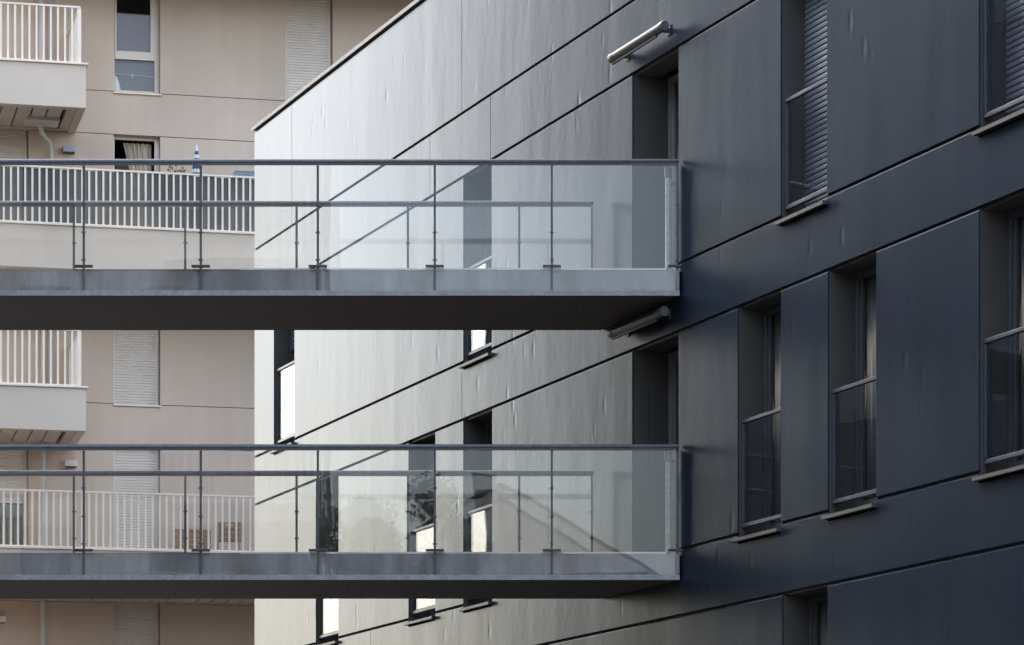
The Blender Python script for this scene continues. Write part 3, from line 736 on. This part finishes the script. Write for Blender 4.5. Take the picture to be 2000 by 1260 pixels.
# ================================================================== SURROUNDINGS THE GLASS AND WALLS MIRROR
def block(name, loc, rz, w, d, h, m, win, label, floors=6, bal=False, ww=1.2, pitch=3.0):
    t = empty(name, loc, rz, label=label, cat='building')
    MB().box(-w / 2, w / 2, 0, d, 0, h).build('wall', m, t)
    MB().box(-w / 2 - .15, w / 2 + .15, -.15, d + .15, h + .001, h + .3).build('roof', M['opp_trim'], t)
    wn = MB(); nb = int((w - 1) / pitch)
    for f in range(floors):
        for i in range(nb):
            x = -w / 2 + (w - nb * pitch) / 2 + (i + .5) * pitch; z = .9 + f * 2.8
            if z + 1.5 > h: continue
            wn.box(x - ww / 2, x + ww / 2, -.02, .05, z, z + 1.5)
            wn.box(x - ww / 2, x + ww / 2, d - .05, d + .02, z, z + 1.5)
    for f in range(floors):
        for j in range(max(1, int(d / 3.2))):
            y = 1.6 + j * 3.2; z = .9 + f * 2.8
            if z + 1.5 < h and y + .6 < d:
                wn.box(w / 2 - .05, w / 2 + .02, y - .6, y + .6, z, z + 1.5); wn.box(-w / 2 - .02, -w / 2 + .05, y - .6, y + .6, z, z + 1.5)
    o = wn.build('window', win, t); tag(o, kind='stuff')
    if bal:
        for f in range(1, floors):
            b = MB(); z = f * 2.8; x0, x1 = -w / 2 - .02, -w / 2 + 3.2
            b.box(x0, x1, -1.3, -.001, z, z + .2)
            x = x0 + .02
            while x < x1: b.box(x - .03, x + .03, -1.28, -1.25, z + .2, z + 1.15); x += .22
            b.box(x0, x1, -1.3, -1.24, z + 1.15, z + 1.2)
            b.build('balcony', M['opp_trim'], t)
    return t
# across the bridges, left of the frame: the block the bridges lead to
BLK_H = 20.5
BLK_Y0 = 4.0
b1 = block('apartment_building', (-17.3, BLK_Y0, GZ), 0, 8, 52.8 - BLK_Y0, BLK_H, M['opp'], M['opp_glass'], 'dark grey block outside the left edge that the footbridges lead to', floors=7)
# behind the viewpoint
b2 = block('apartment_building', (-12.35, -12.0, GZ), math.pi, 15, 12, 24, M['opp_light'], M['opp_glass'], 'tall block of flats with balconies mirrored at the left of the bridge glass', floors=8, bal=True)
hs_ = empty('gabled_house', (-.3, -22, GZ), 0, label='gabled house mirrored in the lower bridge glass near the dark facade', cat='house')
RH, EH, HW = 13.2, 10.7, 4.2
MB().box(-3.9, 3.9, -10, 0, 0, EH).build('wall', M['opp_white'], hs_)
MB().prism([(-3.9, 0), (3.9, 0), (3.9, .02), (-3.9, .02)], EH, EH + .01).build('eaves_board', M['opp_trim'], hs_)
rfm = MB(); rfm.add([(-HW, .3, EH + .02), (HW, .3, EH + .02), (0, .3, RH), (-HW, -10.3, EH + .02), (HW, -10.3, EH + .02), (0, -10.3, RH)], [(0, 2, 5, 3), (1, 4, 5, 2), (0, 3, 4, 1)])
gb = MB()
for y_ in (.2, -10.2): gb.add([(-HW + .2, y_, EH + .03), (HW - .2, y_, EH + .03), (0, y_, RH - .13), (-HW + .2, y_ - .1, EH + .03), (HW - .2, y_ - .1, EH + .03), (0, y_ - .1, RH - .13)], [(0, 1, 2), (5, 4, 3), (0, 2, 5, 3), (1, 4, 5, 2), (0, 3, 4, 1)])
gb.build('gable_wall', M['opp_white'], hs_)
rfo = rfm.build('roof', M['roof'], hs_)
MB().box(-.75, -.1, -3, -2.2, RH - 1, RH + .5).build('chimney', M['opp_light'], rfo)
def tree(loc, h, cr, seed, label):
    r_ = random.Random(seed)
    t = empty('deciduous_tree', loc, 0, label=label, cat='tree', group='trees mirrored in the bridge glass')
    tr = MB(); tr.tube([(0, 0, 0), (.1, 0, h * .35), (0, .1, h * .7)], [.22, .16, .07], 10)
    for i in range(7):
        a_ = i * 2.4; z = h * (.3 + .06 * i); tr.tube([(0, 0, z), (math.cos(a_) * cr * .35, math.sin(a_) * cr * .35, z + h * .12), (math.cos(a_) * cr * .7, math.sin(a_) * cr * .7, z + h * .2)], [.08, .05, .02], 6)
    tr.build('trunk', M['bark'], t)
    lf = MB(); cl = []
    for i in range(34):
        a_ = r_.uniform(0, 6.283); rr = cr * math.sqrt(r_.random()) * .85; z = h * r_.uniform(.38, .95)
        rr *= 1 - abs(z / h - .6) * 1.0
        cl.append((Vector((rr * math.cos(a_), rr * math.sin(a_), z)), r_.uniform(.5, 1.0) * cr * .36))
    for c, q in cl:
        rings = 5; vs = []
        for j in range(rings + 1):
            ph = math.pi * j / rings
            for k in range(8):
                th_ = 2 * math.pi * k / 8; w_ = .78 * q * r_.uniform(.8, 1.15)
                vs.append(c + Vector((math.sin(ph) * math.cos(th_), math.sin(ph) * math.sin(th_), math.cos(ph))) * w_)
        lf.add(vs, [(j * 8 + k, (j + 1) * 8 + k, (j + 1) * 8 + (k + 1) % 8, j * 8 + (k + 1) % 8) for j in range(rings) for k in range(8)])
        for j in range(260):
            d = Vector((r_.gauss(0, 1), r_.gauss(0, 1), r_.gauss(0, .8))).normalized() * q * r_.uniform(.75, 1.15)
            p = c + d; a1 = Vector((r_.gauss(0, 1), r_.gauss(0, 1), r_.gauss(0, 1))).normalized(); a2 = a1.orthogonal().normalized(); s_ = r_.uniform(.05, .10)
            lf.add([p - a1 * s_, p + a2 * s_ * .5, p + a1 * s_, p - a2 * s_ * .5], [(0, 1, 2, 3)])
    lf.build('crown', M['leaf'], t)
for i, (x, y, h, cr) in enumerate([(-3.9, -11, 11.6, 1.5), (-2.6, -13, 12.3, 1.7), (-1.5, -12, 11.4, 1.4), (-5.4, -9.5, 10.2, 1.4)]):
    tree((x, y, GZ), h, cr, 11 + i, ['low round tree mirrored left in the lower bridge glass', 'tallest tree mirrored in the middle of the lower bridge glass', 'tree mirrored beside the gable in the lower bridge glass', 'tree mirrored in front of the flats in the bridge glass'][i])
